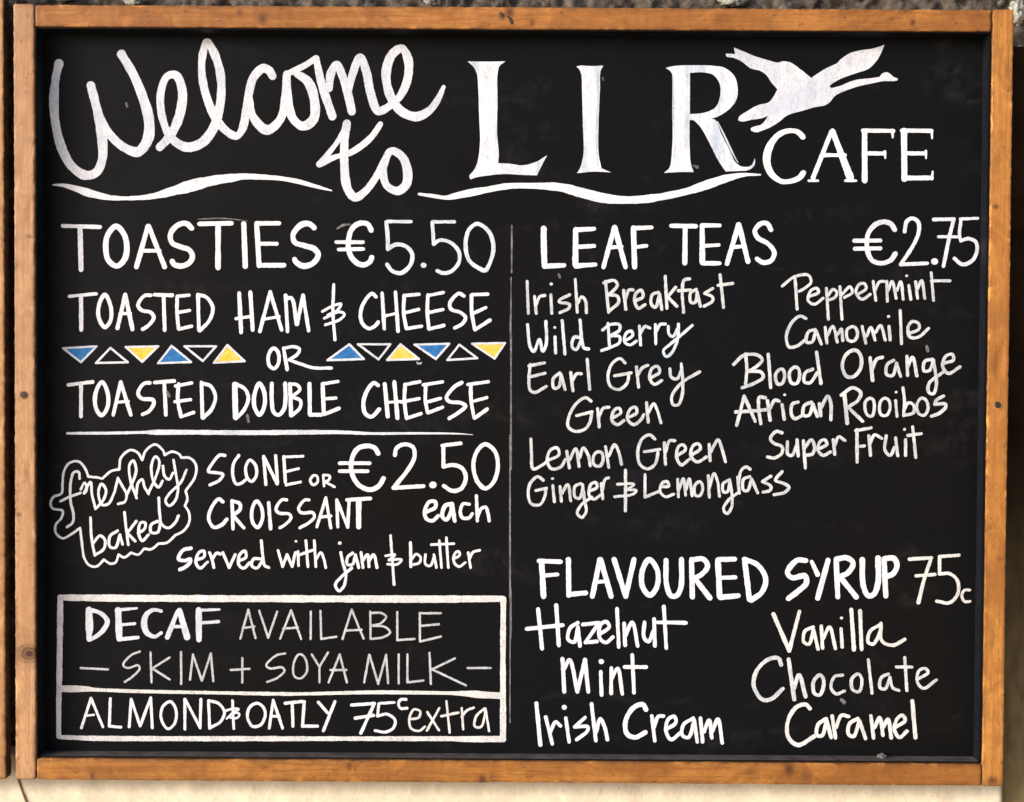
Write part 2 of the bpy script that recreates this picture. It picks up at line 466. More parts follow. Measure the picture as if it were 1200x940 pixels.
# black painted inner faces of the frame, set back a little behind its front arris
ly0, ly1 = 0.0030, PANEL_Y
bpart(box('liner', STILE + .0007, STILE + .0021, ly0, ly1, -H + RAIL + .001, -RAIL - .001, M['liner'], .0004))
bpart(box('liner', W - STILE - .0021, W - STILE - .0007, ly0, ly1, -H + RAIL + .001, -RAIL - .001, M['liner'], .0004), 'blue-black inner face on the right')
bpart(box('liner', STILE + .0022, W - STILE - .0022, ly0, ly1, -RAIL - .0021, -RAIL - .0007, M['liner'], .0004))
bpart(box('liner', STILE + .0022, W - STILE - .0022, ly0 + .001, ly1, -H + RAIL + .0004, -H + RAIL + .0018, M['liner_dusty'], .0004), 'dusty grey inner ledge along the bottom')
o = lump('paint_lump', 1033, 888.0, 0.020, .0056, M['lump'], None, (1.1, .9, .9), 4, .25); bpart(o, 'grey lump of old putty on the bottom ledge')

def disc_dome(name, px, py, r, y, h, mat, seed=0, sq=(1, 1), wob=.12):
    V = [(0, -h, 0)]; F = []; n = 26
    for q, (rr, hh) in enumerate(((.5, .8), (.85, .35), (1.0, 0.0))):
        for k in range(n):
            a = 2 * math.pi * k / n
            w = 1 + wob * noise.noise(Vector((math.cos(a) * 1.4, math.sin(a) * 1.4, seed)))
            V.append((math.cos(a) * r * rr * w * sq[0], -h * hh, math.sin(a) * r * rr * w * sq[1]))
    for k in range(n): F.append((0, 1 + k, 1 + (k + 1) % n))
    for q in range(2):
        for k in range(n):
            a = 1 + q * n + k; b = 1 + q * n + (k + 1) % n
            F.append((a, a + n, b + n, b))
    o = link(name, mesh_from(V, F), mat)
    o.location = at(px, py, y)
    return o
for (px, py, y) in ((27.5, 463, -.0006), (1169.5, 475, -.0006)):
    hole = bpart(disc_dome('countersink', px, py, .0050, y, .0003, M['hole'], px))
    s = disc_dome('screw', px - .3, py - .4, .0041, y - .0005, .0003, M['screw'], px + 1)
    s.parent = hole; s.matrix_parent_inverse = Matrix.Translation(hole.location).inverted()
for (pts) in (((585.5, 14.5), (588.5, 17), (590, 20.5)), ((594.5, 18.5), (598, 22), (600, 27.5), (598.5, 29))):
    V, F = [], []
    n = 10
    for i in range(n + 1):
        t = i / n * (len(pts) - 1); q = min(int(t), len(pts) - 2); f = t - q
        x = pts[q][0] * (1 - f) + pts[q + 1][0] * f; y = pts[q][1] * (1 - f) + pts[q + 1][1] * f
        w = 1.7 * math.sin(math.pi * (.12 + .80 * i / n)) * (1 + .4 * noise.noise(Vector((i * 1.7, x, 0))))
        for s_, h_ in ((-1, .0), (0, .0003), (1, .0)):
            p = at(x + s_ * w, y - s_ * w * .3, .0012 - .0007); V.append((p.x, p.y - h_, p.z))
    for i in range(n):
        for k in range(2):
            a = i * 3 + k; F.append((a, a + 1, a + 4, a + 3))
    g = link('gash', mesh_from(V, F), M['screw']); bpart(g, 'black gash in the top rail')
base_joint = box('mortar_joint', at(20.6, 930, .0375).x, at(22.4, 930, .0375).x, .0366, .042, -.990, -.9235, M['end_grain'], 0.0, base)
for v in base_joint.data.vertices:
    v.co.x += (-.928 - v.co.z) * .36 + (.0006 if v.co.z < -.95 and v.co.x > -.0 else 0)
# joint lines where the sticks butt are real gaps (0.8 mm) between stile and rail

# ------------------------------------------------------------------ the neighbouring board's frame at the left edge
nb = bpy.data.objects.new('neighbour_frame', None)
COL.objects.link(nb)
nb.location = (-0.020, BACK_Y, -H + .002)
nb['label'] = 'weathered pine edge of another framed board, cut off at the far left'
nb['category'] = 'wooden frame'
s1 = stick('stile', 'z', (-0.0372, 0.0, .045), H + .0445, .0255, .016, M['neighbour'], None, 9, .0016, .0010)
s1.data.materials.append(M['edge_dark'])
for f in s1.data.polygons:
    if f.normal.x > .8: f.material_index = 1  # side facing the gap takes the darker brown
s1.parent = nb; s1.matrix_parent_inverse = Matrix.Translation(nb.location).inverted()
s2 = stick('rail', 'x', (-0.230, 0.0012, -H + RAIL), .192, .0255, .014, M['neighbour'], None, 10)
s2.parent = nb; s2.matrix_parent_inverse = Matrix.Translation(nb.location).inverted()
s3 = box('panel', -0.230, -0.025, .0165, .0230, -H + .012, .040, M['panel'])
s3.parent = nb; s3.matrix_parent_inverse = Matrix.Translation(nb.location).inverted()
# timber batten in the gap between the two frames
# ------------------------------------------------------------------ lettering
TILE = {'A': (40, 30, 4.4767), 'B': (280, 30, 4.4767), 'C': (520, 30, 4.0), 'D': (800, 30, 3.871)}
s_ = 1200 / 280
for k_, (x_, y_) in {'E': (60, 240), 'F': (330, 240), 'G': (60, 390), 'H': (330, 390), 'I': (50, 510), 'J': (320, 510),
                     'K': (60, 690), 'L': (330, 690), 'M': (600, 240), 'N': (870, 240), 'O': (600, 360), 'P': (850, 360),
                     'Q': (600, 480), 'R': (850, 480)}.items():
    TILE[k_] = (x_, y_, s_)
TILE['S'] = (600, 640, 940 / 240); TILE['T'] = (870, 640, 940 / 240)

def catmull(P, step):
    """Centripetal-ish spline through P (x, y, w); returns a dense list."""
    if len(P) == 1: return P[:]
    if len(P) == 2:
        a, b = P
        n = max(3, int(math.dist(a[:2], b[:2]) / step))
        return [tuple(a[i] + (b[i] - a[i]) * k / n for i in range(3)) for k in range(n + 1)]
    closed = math.dist(P[0][:2], P[-1][:2]) < 0.01
    Q = ([P[-2]] if closed else [tuple(2 * P[0][i] - P[1][i] for i in range(3))]) + list(P) + \
        ([P[1]] if closed else [tuple(2 * P[-1][i] - P[-2][i] for i in range(3))])
    out = []
    for s in range(1, len(Q) - 2):
        p0, p1, p2, p3 = Q[s - 1], Q[s], Q[s + 1], Q[s + 2]
        def dd(a, b): return max(1e-4, math.dist(a[:2], b[:2])) ** 0.5
        t0 = 0; t1 = t0 + dd(p0, p1); t2 = t1 + dd(p1, p2); t3 = t2 + dd(p2, p3)
        n = max(2, int(math.dist(p1[:2], p2[:2]) / step))
        for k in range(n):
            t = t1 + (t2 - t1) * k / n
            def lp(a, b, ta, tb): return tuple(((tb - t) * a[i] + (t - ta) * b[i]) / (tb - ta) for i in range(3))
            A1, A2, A3 = lp(p0, p1, t0, t1), lp(p1, p2, t1, t2), lp(p2, p3, t2, t3)
            B1, B2 = lp(A1, A2, t0, t2), lp(A2, A3, t1, t3)
            out.append(lp(B1, B2, t1, t2))
    out.append(Q[-2])
    return out

LIFT = [0]
def build_stroke(V, F, P, step=1.1):
    """P: (photo x, photo y, width in photo px). Adds a low domed ribbon of paint with round ends."""
    LIFT[0] += 1
    zoff = 0.00008 + 0.00002 * (LIFT[0] % 11)
    D = catmull(P, step)
    if len(D) == 1:
        D = [(D[0][0] - .15, D[0][1], D[0][2]), (D[0][0] + .15, D[0][1], D[0][2])]
    L = len(D)
    sd = LIFT[0] * 1.37
    # round caps
    def cap(p, q):
        dx, dy = p[0] - q[0], p[1] - q[1]; l = math.hypot(dx, dy) or 1; dx /= l; dy /= l
        r = p[2] / 2
        return [(p[0] + dx * r * math.sin(a), p[1] + dy * r * math.sin(a), p[2] * math.cos(a)) for a in (math.radians(25), math.radians(50), math.radians(70), math.radians(84))]
    D = cap(D[0], D[1])[::-1] + D + cap(D[-1], D[-2])
    n0 = len(V)
    m = len(D)
    for i, (x, y, w) in enumerate(D):
        a = D[max(0, i - 1)]; b = D[min(m - 1, i + 1)]
        tx, ty = b[0] - a[0], b[1] - a[1]; l = math.hypot(tx, ty) or 1; tx /= l; ty /= l
        nx, ny = -ty, tx
        e1 = noise.noise(Vector((x * .33, y * .33, sd))) * .26 + noise.noise(Vector((x * 1.1, y * 1.1, sd))) * .16
        e2 = noise.noise(Vector((x * .33, y * .33, sd + 9))) * .26 + noise.noise(Vector((x * 1.1, y * 1.1, sd + 5))) * .16
        k = min(1.0, w / 3.0)
        press = 1 + .13 * noise.noise(Vector((x * .085, y * .085, sd + 3))) + .05 * noise.noise(Vector((x * .3, y * .3, sd + 6)))
        w *= press
        h1, h2 = w / 2 + e1 * k * 1.0, w / 2 + e2 * k * 1.0
        rise = zoff + 0.00006 * i / m
        for (s, hh) in ((-1, 0.0), (-.975, 1), (.975, 1), (1, 0.0)):
            r = h1 if s < 0 else h2
            p = at(x + nx * s * r, y + ny * s * r)
            V.append((p.x, PANEL_Y - (rise * hh if hh else -0.0002), p.z))
    for i in range(m - 1):
        for k in range(3):
            a = n0 + i * 4 + k
            F.append((a, a + 1, a + 5, a + 4))

def parse(tile, data, width):
    """'x,y[,w] ...' in a zoomed tile; ';' new stroke, '/' sharp corner, '@T' other tile. Returns strokes in photo pixels."""
    strokes, cur = [], []
    tl = TILE[tile]; w = width; last = None
    for tok in data.replace(';', ' ; ').replace('/', ' / ').split():
        if tok[0] == '@': tl = TILE[tok[1]]
        elif tok[0] == 'w': w = float(tok[1:])
        elif tok == ';':
            if cur: strokes.append(cur)
            cur = []; w = width if False else w
        elif tok == '/':
            strokes.append(cur); cur = [cur[-1]]
        else:
            q = [float(f) for f in tok.split(',')]
            ww = (q[2] if len(q) > 2 else w) / tl[2]
            cur.append((tl[0] + q[0] / tl[2], tl[1] + q[1] / tl[2], ww))
    if cur: strokes.append(cur)
    return strokes

def word(label, tile, width, mat, data, name='painted_word', gain=.99):
    V, F = [], []
    for st in parse(tile, data, width):
        build_stroke(V, F, [(x, y, w * (gain if w > 5.2 else gain * .94)) for x, y, w in st])
    me = mesh_from(V, F)
    bm = bmesh.new(); bm.from_mesh(me); 
    for f in bm.faces:
        if f.normal.y > 0: f.normal_flip()
    bm.to_mesh(me); bm.free()
    me.polygons.foreach_set('use_smooth', [False] * len(me.polygons))
    return bpart(link(name, me, M[mat]), label)

def words(labels, tile, width, mat, data, name='painted_word'):
    """Several words lettered in one go; '|' parts them, pen width and tile carry over."""
    carry = ''
    for lab, d in zip(labels, data.split('|')):
        word(lab, tile, width, 'white' if 'euro' in lab else mat, carry + ' ' + d, name if 'dash' not in lab else 'painted_dash')
        ws = [k for k in d.split() if k[0] == 'w']; ts = [k for k in d.split() if k[0] == '@']
        if ws: carry_w = ws[-1]; carry = ' '.join([c for c in carry.split() if c[0] == '@'] + [carry_w])
        if ts: carry = ' '.join([ts[-1]] + [c for c in carry.split() if c[0] == 'w'])

def shape(label, tile, mat, outlines, name='painted_letter', lift=0.00006, step=1.2, parent=None):
    """A filled painted shape: outlines (first the outer one, then holes)."""
    loops = []
    for data in outlines:
        pts = []
        for seg in parse(tile, data, 1):
            d = catmull(seg, step)
            pts += d if not pts else d[1:]
        if math.dist(pts[0][:2], pts[-1][:2]) < .05: pts = pts[:-1]
        lp = []
        for (x, y, w) in pts:
            if lp and math.dist(lp[-1], (x, y)) < .25: continue
            j = noise.noise(Vector((x * .5, y * .5, 3))) * .22
            lp.append((x + j, y + noise.noise(Vector((x * .5, y * .5, 8))) * .22))
        loops.append(lp)
    V3 = [[Vector((x, y, 0)) for x, y in lp] for lp in loops]
    tris = geometry.tessellate_polygon(V3)
    flat = [p for lp in loops for p in lp]
    V = [Vector((at(x, y).x, PANEL_Y - lift, at(x, y).z)) for x, y in flat]
    F = [tuple(t) for t in tris]
    n = len(V); base_i = 0
    V += [Vector((v.x, PANEL_Y + .0002, v.z)) for v in V]
    for lp in loops:
        k = len(lp)
        for i in range(k):
            a, b = base_i + i, base_i + (i + 1) % k
            F.append((a, b, b + n, a + n))
        base_i += k
    me = mesh_from(V, F, smooth=False)
    bm = bmesh.new(); bm.from_mesh(me)
    for f in bm.faces:
        if abs(f.normal.y) > .9 and f.normal.y > 0: f.normal_flip()
    bm.to_mesh(me); bm.free()
    o = link(name, me, M[mat])
    if parent is None: return bpart(o, label)
    o.parent = parent
    if label: o['label'] = label
    return o
# ---- heading
word('white painted script word Welcome', 'A', 47, 'cool',
 "130,200,49 115,265 104,380,50 110,500 140,630,52 195,735 270,786,50 328,768 358,700 359,620,54 345,510,56 325,420 298,316,48 ;"
 "318,380,30 350,500,50 400,575,46 470,638 545,662,52 595,600,56 603,500,56 575,390,52 520,255,48 458,150,46 ;"
 "660,637,44 712,580,46 760,480,50 778,350,50 745,262,44 700,265,40 665,350,40 672,480,42 720,590,46 800,638,52 880,615,52 945,530,50 980,380,46 975,240,46 935,125,44 907,88,42 885,150,40 880,250,40 910,390,46 975,520,46 1060,580,40 "
 "@B 15,550,40 35,470,48 50,370,44 78,270,44 128,224,46 160,238,44 177,266,40 ; 50,380,44 75,480,44 148,548,50 218,490,46 243,380,46 251,262,40 ; "
 "252,255,40 258,400,48 285,490,46 338,528,46 392,490,52 396,390,52 362,295,50 300,250,36 ; 262,250,34 335,215,32 405,172,34 / 435,310,46 490,475,46 ; 472,330,40 485,245,44 514,205,44 545,270,44 575,370,46 592,450,44 ; 575,350,34 598,250,40 636,168,42 668,240,44 690,350,46 730,448,44 782,428,40 842,375,42 885,280,46 888,180,46 855,120,42 805,150,44 772,250,48 795,370,50 850,448,48 930,478,48 1000,445,42 1045,385,34 1074,322,22")
word('white painted script word to under Welcome', 'B', 42, 'cool',
 "566,515,44 555,600,44 553,720,46 570,855,46 610,902,46 670,862,40 725,785,38 768,700,38 800,658,40 858,690,46 885,770,48 875,838,46 830,868,44 775,838,42 757,765,40 780,680,36 ;"
 "567,518,30 530,590,28 475,665,28 422,728,34 / 500,692,30 590,664,34 690,590,34 742,518,30")
word('white brush swash under Welcome', 'A', 30, 'white',
 "98,836,6 150,838,20 220,856,32 300,882,42 400,903,28 500,906,22 620,896,32 750,862,52 850,834,62 950,811,50 1050,798,42 @B 20,792,34 100,794,28 200,800,24 300,816,24 400,843,22 485,866,8", name='painted_swash')
word('white brush swash under the big letters', 'B', 20, 'white',
 "945,884,14 1010,893,20 1080,903,22 @C 20,806,24 100,789,36 200,770,30 300,753,30 400,751,28 550,759,40 650,785,48 750,809,44 850,818,36 950,813,38 1050,797,36 @D 20,752,32 100,726,42 200,693,34 280,677,18 352,677,8", name='painted_swash')
shape('big white serif letter L', 'C', 'brushed', ["112,168 / 200,169 290,168 / 262,190 252,230 252,350 250,500 258,600 255,645 / 310,648 370,655 430,640 485,608 / 460,655 437,702 / 370,700 280,696 200,704 150,712 125,722 / 120,705 140,680 158,640 170,550 166,430 162,300 156,230 140,195 112,168"])
shape('big white serif letter I', 'C', 'brushed', ["622,192 / 640,188 690,190 748,188 / 735,215 732,300 726,450 726,600 740,670 / 785,688 / 700,685 625,692 / 640,665 655,600 652,450 648,300 645,230 635,205 622,192"])
shape('big white serif letter R', 'D', 'brushed', ["-77,192 / -40,184 0,181 60,180 130,182 190,192 235,230 250,290 242,340 210,380 165,410 130,422 / 150,430 175,490 210,560 240,620 270,640 310,635 328,602 / 325,635 300,655 250,660 195,662 / 160,610 120,530 80,460 45,428 31,430 / 32,560 38,630 50,665 / 10,664 -85,668 / -60,645 -48,560 -45,400 -45,280 -50,215 -77,192",
  "33,215 / 90,212 140,225 168,265 170,320 150,370 100,395 33,402 / 33,215"])
shape('white flying goose emblem above the word CAFE', 'D', 'cool', ["232,100 / 270,115 330,140 390,158 430,168 455,162 490,168 530,195 583,238 / 640,200 700,172 / 715,155 760,125 810,112 860,105 915,88 / 900,125 880,160 845,195 790,215 720,240 680,262 665,275 / 675,284 / 710,275 780,248 860,238 895,232 / 905,218 925,212 945,222 955,232 975,240 / 975,248 950,252 915,252 860,262 800,275 740,295 690,320 670,345 645,362 600,370 550,385 500,398 470,410 440,435 400,460 365,475 335,484 312,478 / 308,468 325,458 355,450 375,430 388,408 / 360,420 310,428 270,436 252,430 / 255,415 290,390 340,362 390,348 410,325 430,290 / 400,255 380,225 350,205 310,195 270,165 235,148 200,142 / 195,130 215,128 238,130 / 232,100"], name='painted_bird')
word('white serif capitals CAFE', 'D', 26, 'white',
 "w24 545,505,26 520,482,24 478,478,22 430,500,28 390,560,34 382,620,34 402,672,30 445,706,24 490,706,22 530,690,26 546,670,28 ;"
 "675,480,20 592,690,22 ; 680,480,26 760,690,34 ; 640,588,20 735,588,20 ; 572,704,12 613,704,12 ; 738,704,12 786,704,12 ;"
 "825,480,24 826,703,26 ; 818,476,20 955,478,20 ; 835,580,20 912,580,20 ; 952,478,16 953,508,8 ; 917,572,14 919,602,8 ;"
 "1004,478,28 1006,695,28 ; 995,476,20 1128,478,20 ; 1010,580,20 1098,580,20 ; 1005,692,22 1128,691,22 ; 1130,480,14 1131,512,8 ; 1103,570,14 1104,602,8 ; 1134,662,8 1130,696,14")
for lab, tl, d in (('thin blue-grey coat down the right edge of the letter I', 'C', "724,220,6 722,330,9 717,450,10 716,580,9 722,660,6"),
                   ('thin blue-grey coat down the left edge of the letter R', 'C', "1074,222,6 1077,320,10 1076,420,11 1082,540,8 1080,640,6"),
                   ('thin blue-grey coat along the leg of the letter R', 'D', "158,436,4 185,490,8 216,556,9 240,604,6 252,622,3")):
    word(lab, tl, 8, 'edge_coat', d, name='thin_coat')
# ---- toasties
word('white capitals TOASTIES', 'E', 28, 'white',
 "58,106,20 245,112,22 ; w26 145,115 150,325 ; w28 325,108 285,150 274,215 288,280 330,308 368,275 380,210 364,145 325,108 ; w24 486,108 428,312 ; 490,108 570,312 ; 460,231,20 545,231,20 ;"
 "w26 705,118 680,95 640,100 600,145 606,190 650,212 692,226 710,258 695,290 655,308 618,300 608,284 ; w24 745,96 905,93 ; w28 838,105 838,315 ; 967,97 975,308 ;"
 "w26 1032,95 1038,200 1044,305 ; 1035,94,24 1145,93,22 ; 1045,196,22 1132,196,22 ; 1048,304,24 1168,304,24 ; @F w28 163,115 140,96 100,100 58,150 66,188 112,205 165,222 184,252 160,292 110,308 74,290 66,276")
words(['white euro sign before 5.50', 'cool white price figures 5.50'], 'F', 22, 'icy',
 "w26 450,128 435,100 400,92 358,115 336,180 342,245 375,290 410,302 442,288 453,265 ; w20 275,188 408,188 ; 287,225 410,222 | w18 650,85 530,84 ; w22 526,88 532,150 534,222 / 575,200 622,208 655,245 648,300 600,343 555,332 530,300 ;"
 "w28 713,304 ; w18 868,86 757,86 ; w20 757,88 764,198 / 795,178 848,190 890,235 890,290 850,335 810,343 782,332 ; w22 980,96 940,128 924,200 942,280 990,318 1022,330 1045,295 1064,220 1050,150 1015,110 980,96")
word('white capitals TOASTED in the ham line', 'E', 20, 'white',
 "w18 92,460 226,447 ; w22 150,457 151,628 ; w22 270,452 241,500 240,570 270,615 299,580 299,510 270,452 ; 372,452 333,620 ; 372,452 408,625 ; w16 345,548 398,545 ;"
 "w20 500,455 470,456 436,505 455,530 502,542 515,568 490,605 460,625 ; 520,452 608,455 ; 565,460 570,630 ; 633,462 632,540 640,622 ; w18 634,460 692,454 ; 636,541 695,531 ; 642,625 705,610 ; w20 737,452 742,630 ; 738,452 780,465 812,518 795,580 747,632")
word('white capitals HAM', 'E', 20, 'white', "w22 944,445 954,640 ; 1000,440 1012,628 ; w17 928,572 1008,560 ; w20 1100,438 1048,636 ; 1100,438 1157,628 ; w16 1068,575 1145,562 ; @F w20 20,455 30,636 ; 24,470 50,470 75,600 ; 78,600 108,455 ; 108,455 136,632")
word('white ampersand in the ham line', 'F', 17, 'white', "262,402 258,540 268,678 ; w15 205,536 250,512 298,498 282,528 232,554 ; 215,570 290,538 316,550 290,578 220,603")
word('white capitals CHEESE in the ham line', 'F', 20, 'white',
 "w20 474,462 455,446 420,480 397,540 405,595 440,622 470,608 485,590 ; 505,445 516,622 ; 572,440 585,635 ; w16 515,560 575,545 ; w20 616,456 613,540 626,620 ; w18 620,456 690,450 ; 620,542 688,526 ; 628,622 703,610 ;"
 "w20 735,454 732,540 740,622 ; w18 737,456 812,441 ; 737,542 810,526 ; 742,624 815,606 ; w20 915,458 890,446 845,495 852,525 900,542 924,568 905,600 870,618 ; 954,455 955,540 970,625 ; w18 956,452 1035,449 ; 960,547 1025,517 ; w20 972,627 1046,580")
for (lab, tl, pts, fill) in (
  ('blue triangle pointing down, first of the left row', 'G', ((60,78),(228,68),(150,148)), 'blue'),
  ('empty triangle pointing up, second of the left row', 'G', ((298,76),(225,152),(385,148)), None),
  ('yellow triangle pointing down, third of the left row', 'G', ((375,72),(538,68),(457,146)), 'yellow'),
  ('blue triangle pointing up, fourth of the left row', 'G', ((605,66),(537,153),(703,147)), 'blue'),
  ('empty triangle pointing down, fifth of the left row', 'G', ((670,68),(828,68),(762,142)), None),
  ('yellow triangle pointing up, last of the left row', 'G', ((885,62),(817,151),(972,143)), 'yellow'),
  ('blue triangle pointing up, first of the right row', 'H', ((340,58),(230,138),(413,132)), 'blue'),
  ('empty triangle pointing down, second of the right row', 'H', ((384,58),(546,58),(487,134)), None),
  ('yellow triangle pointing up, third of the right row', 'H', ((597,58),(530,137),(690,132)), 'yellow'),
  ('blue triangle pointing down, fourth of the right row', 'H', ((668,60),(842,55),(775,132)), 'blue'),
  ('empty triangle pointing up, fifth of the right row', 'H', ((893,60),(832,137),(983,128)), None),
  ('yellow triangle pointing down, last of the right row', 'H', ((957,55),(1122,52),(1070,130)), 'yellow')):
    a, b, c = ['%d,%d' % p for p in pts]
    tri = word(lab, tl, 11.5, 'cool', '%s / %s / %s / %s' % (a, b, c, a), name='painted_triangle')
    if fill:
        cx = sum(p[0] for p in pts) / 3; cy = sum(p[1] for p in pts) / 3
        q = ['%.1f,%.1f' % (cx + (p[0] - cx) * .97, cy + (p[1] - cy) * .97) for p in pts]
        shape(None, tl, fill, ['%s / %s / %s / %s' % (q[0], q[1], q[2], q[0])], name='colour_fill', lift=0.00004, parent=tri)
word('white word OR with a long tail', 'G', 19, 'white', "w19 1115,78 1091,115 1096,165 1120,180 1142,150 1138,95 1115,78 ; @H 10,78 28,185 ; w17 12,78 60,70 90,82 82,105 38,136 / 90,155 160,176 250,177")
word('tiny grey smudge under the right triangles', 'H', 6, 'grey', "680,148 684,158 690,150 696,158 702,149", name='chalk_smudge')
word('white capitals TOASTED in the double cheese line', 'G', 20, 'white',
 "w20 87,262 208,247 ; 150,258 150,420 ; w22 255,248 224,300 224,375 253,415 284,370 282,295 255,248 ; w20 350,248 312,412 ; 350,248 400,412 ; w15 325,350 388,344 ; w20 495,252 465,256 436,305 455,330 512,338 514,360 490,395 460,410 ; 520,250 618,242 ; 568,252 576,412 ;"
 "640,258 636,340 652,420 ; w18 625,268 705,252 ; 622,346 700,336 ; 652,422 716,400 ; w20 755,250 760,425 ; 757,254 800,268 825,322 805,385 762,428")
word('white capitals DOUBLE', 'G', 22, 'white',
 "w28 922,260 926,425 ; w20 927,256 975,285 990,328 970,385 930,430 ; w22 1045,255 1021,310 1022,375 1046,412 1070,370 1070,300 1045,255 ; 1108,256 1108,340 1118,400 1142,413 1168,385 1177,330 1175,255 ; @H w22 42,258 48,415 ; w19 44,258 78,262 92,285 50,322 / 95,342 92,378 52,415 ; w22 140,257 142,410 ; 144,412 198,412 ; 206,262 212,408 ; w18 205,257 283,245 ; 213,332 272,328 ; w20 214,410 288,380")
word('white capitals CHEESE in the double cheese line', 'H', 22, 'white',
 "w22 484,264 464,252 430,290 411,350 420,405 450,422 490,385 ; 518,258 533,420 ; 566,248 582,428 ; w16 530,350 600,345 ; w20 620,260 617,340 627,428 ; w18 622,260 694,246 ; 600,348 690,331 ; 628,430 700,406 ; w20 724,265 722,340 732,395 ; w18 712,262 808,247 ; 724,350 798,330 ; 735,402 808,374 ; w20 905,250 870,270 828,325 842,345 900,352 924,368 890,400 842,430 ; 950,262 952,340 966,425 ; w18 935,260 1038,246 ; 955,346 1030,326 ; w20 970,428 1032,384")
word('thin white rule under the toasties', 'G', 16, 'cool', "82,505,14 300,504,16 480,500,18 500,500,24 700,500,24 1000,502,24 @H 100,500,24 300,500,20 450,506,15 700,505,12 880,507,8 960,512,3", name='painted_rule')
# ---- freshly baked
word('scalloped white outline round freshly baked', 'I', 13, 'white',
 "188,466 140,500 100,518 66,490 66,450 95,415 100,380 50,368 40,340 55,310 95,292 100,240 108,180 135,140 180,132 212,165 230,208 / 270,212 300,218 / 325,195 345,180 385,172 / 393,115 440,75 478,88 500,125 / 518,78 565,47 603,75 613,100 / 650,83 685,95 697,113 / 740,115 770,150 765,210 718,280 / 727,320 715,355 / 735,390 735,440 705,482 665,503 / 625,540 582,545 / 545,573 510,570 / 480,600 445,590 / 410,614 382,600 / 365,640 340,645 308,625 / 270,660 235,653 210,620 197,540 188,466", name='painted_outline')
word('white script word freshly', 'I', 14, 'white',
 "90,332 130,312 190,290 ; 186,218 180,185 158,185 142,230 140,330 155,400 150,440 122,462 ; 192,272 210,238 222,272 208,292 ; 208,290 240,235 248,300 266,370 ; 266,370 305,325 318,275 295,245 280,290 300,350 330,345 362,285 ;"
 "362,285 378,215 / 400,255 422,300 412,335 380,345 ; 420,305 450,240 470,175 455,128 436,150 442,230 472,316 ; 470,300 480,240 500,222 512,260 532,295 ; 532,290 572,200 586,130 567,107 547,150 556,230 582,262 602,230 ; 604,155 612,205 635,222 655,190 ; 657,125 670,200 680,270 665,330 635,355 617,330 640,290 692,240 722,175")
word('white script word baked', 'I', 15, 'white',
 "240,415 246,520 262,603 ; 262,603 308,570 312,525 288,505 252,545 ; 376,480 338,508 338,560 365,565 388,500 / 402,548 ; 411,388 420,470 430,550 ; 470,432 425,492 / 465,532 ; 480,492 512,470 515,440 493,440 482,490 500,530 532,500 ; 578,432 545,450 545,488 578,488 592,440 ; 583,315 588,400 600,450 630,466 665,440 682,405")
word('white capitals SCONE', 'I', 17, 'white',
 "915,102 890,100 850,145 832,182 868,188 905,197 890,225 840,250 ; 985,102 960,140 955,200 972,245 1000,240 1018,225 ; 1040,125 1020,160 1028,215 1050,233 1074,200 1068,150 1040,125 ; 1110,107 1121,248 ; 1113,112 1178,245 ; 1170,103 1180,240 ; @J 54,108 62,238 ; w15 55,110 150,106 ; 62,184 128,168 ; 66,250 138,235")
word('small white word OR before the price', 'J', 14, 'white', "205,202 187,226 200,250 224,235 221,207 205,202 ; 252,202 256,255 ; 254,200 284,205 280,225 260,234 / 308,260")
word('large white price €2.50', 'J', 22, 'white',
 "w24 528,92 510,64 470,54 425,68 396,120 396,190 430,250 488,274 530,256 555,218 ; w20 335,141 485,141 ; 335,181 475,181 ; w22 612,100 620,66 660,46 702,60 710,110 680,170 605,265 / 755,256 ; 803,250,36 ; w20 850,52 942,41 ; w22 855,54 856,158 / 905,150 950,167 968,215 945,268 900,280 858,255 ; w22 1065,46 1025,80 1006,150 1025,230 1065,268 1104,240 1129,160 1113,80 1065,46")
word('white capitals CROISSANT', 'I', 18, 'white',
 "w19 905,335 885,320 850,360 834,420 860,463 900,450 925,422 ; 951,330 956,470 ; 952,330 990,345 990,375 955,402 / 1010,465 ; 1075,332 1052,370 1056,440 1080,463 1104,420 1098,360 1075,332 ; 1135,340 1145,470 ; @J w17 68,325 45,325 15,370 28,390 82,397 90,415 60,450 35,465 ; 180,325 160,325 128,370 142,390 200,390 208,410 180,440 135,465 ; 265,315 220,460 ; 265,315 290,465 ; 235,412 290,406 ; 320,325 325,460 ; 320,325 375,462 ; 375,462 382,330 ; 372,325,20 488,318,20 ; 430,325,26 430,460,26")
word('white lowercase word each', 'J', 19, 'white',
 "w20 772,385 815,362 815,335 785,335 762,380 770,420 800,430 830,405 ; w22 898,345 865,355 850,408 870,425 892,390 900,348 / 912,430 ; w18 985,347 955,345 940,385 952,415 985,415 1000,395 ; 1021,305 1026,430 ; 1028,410 1045,370 1068,362 1080,395 1086,430")
word('white lowercase word served', 'I', 17, 'white',
 "w20 745,568 705,578 682,622 715,630 742,622 740,640 712,665 690,675 ; w16 775,625 810,612 810,582 785,590 770,640 790,668 828,638 ; 838,590 850,620 860,665 ; 850,625 875,592 892,597 ; 905,590 937,665 / 967,600 ; 985,632 1022,612 1015,582 990,600 985,650 1010,668 1040,640 ; 1098,622 1060,622 1050,655 1075,668 1105,630 ; 1098,530 1105,600 1115,655 1135,665")
word('white lowercase word with', 'J', 15, 'white', "25,580 48,660 / 70,600 / 96,660 / 112,590 ; 125,585 128,655 ; 115,533,13 ; 165,530 175,660 ; 130,602 198,578 ; 207,530 215,660 ; 215,625 240,590 255,620 265,665")
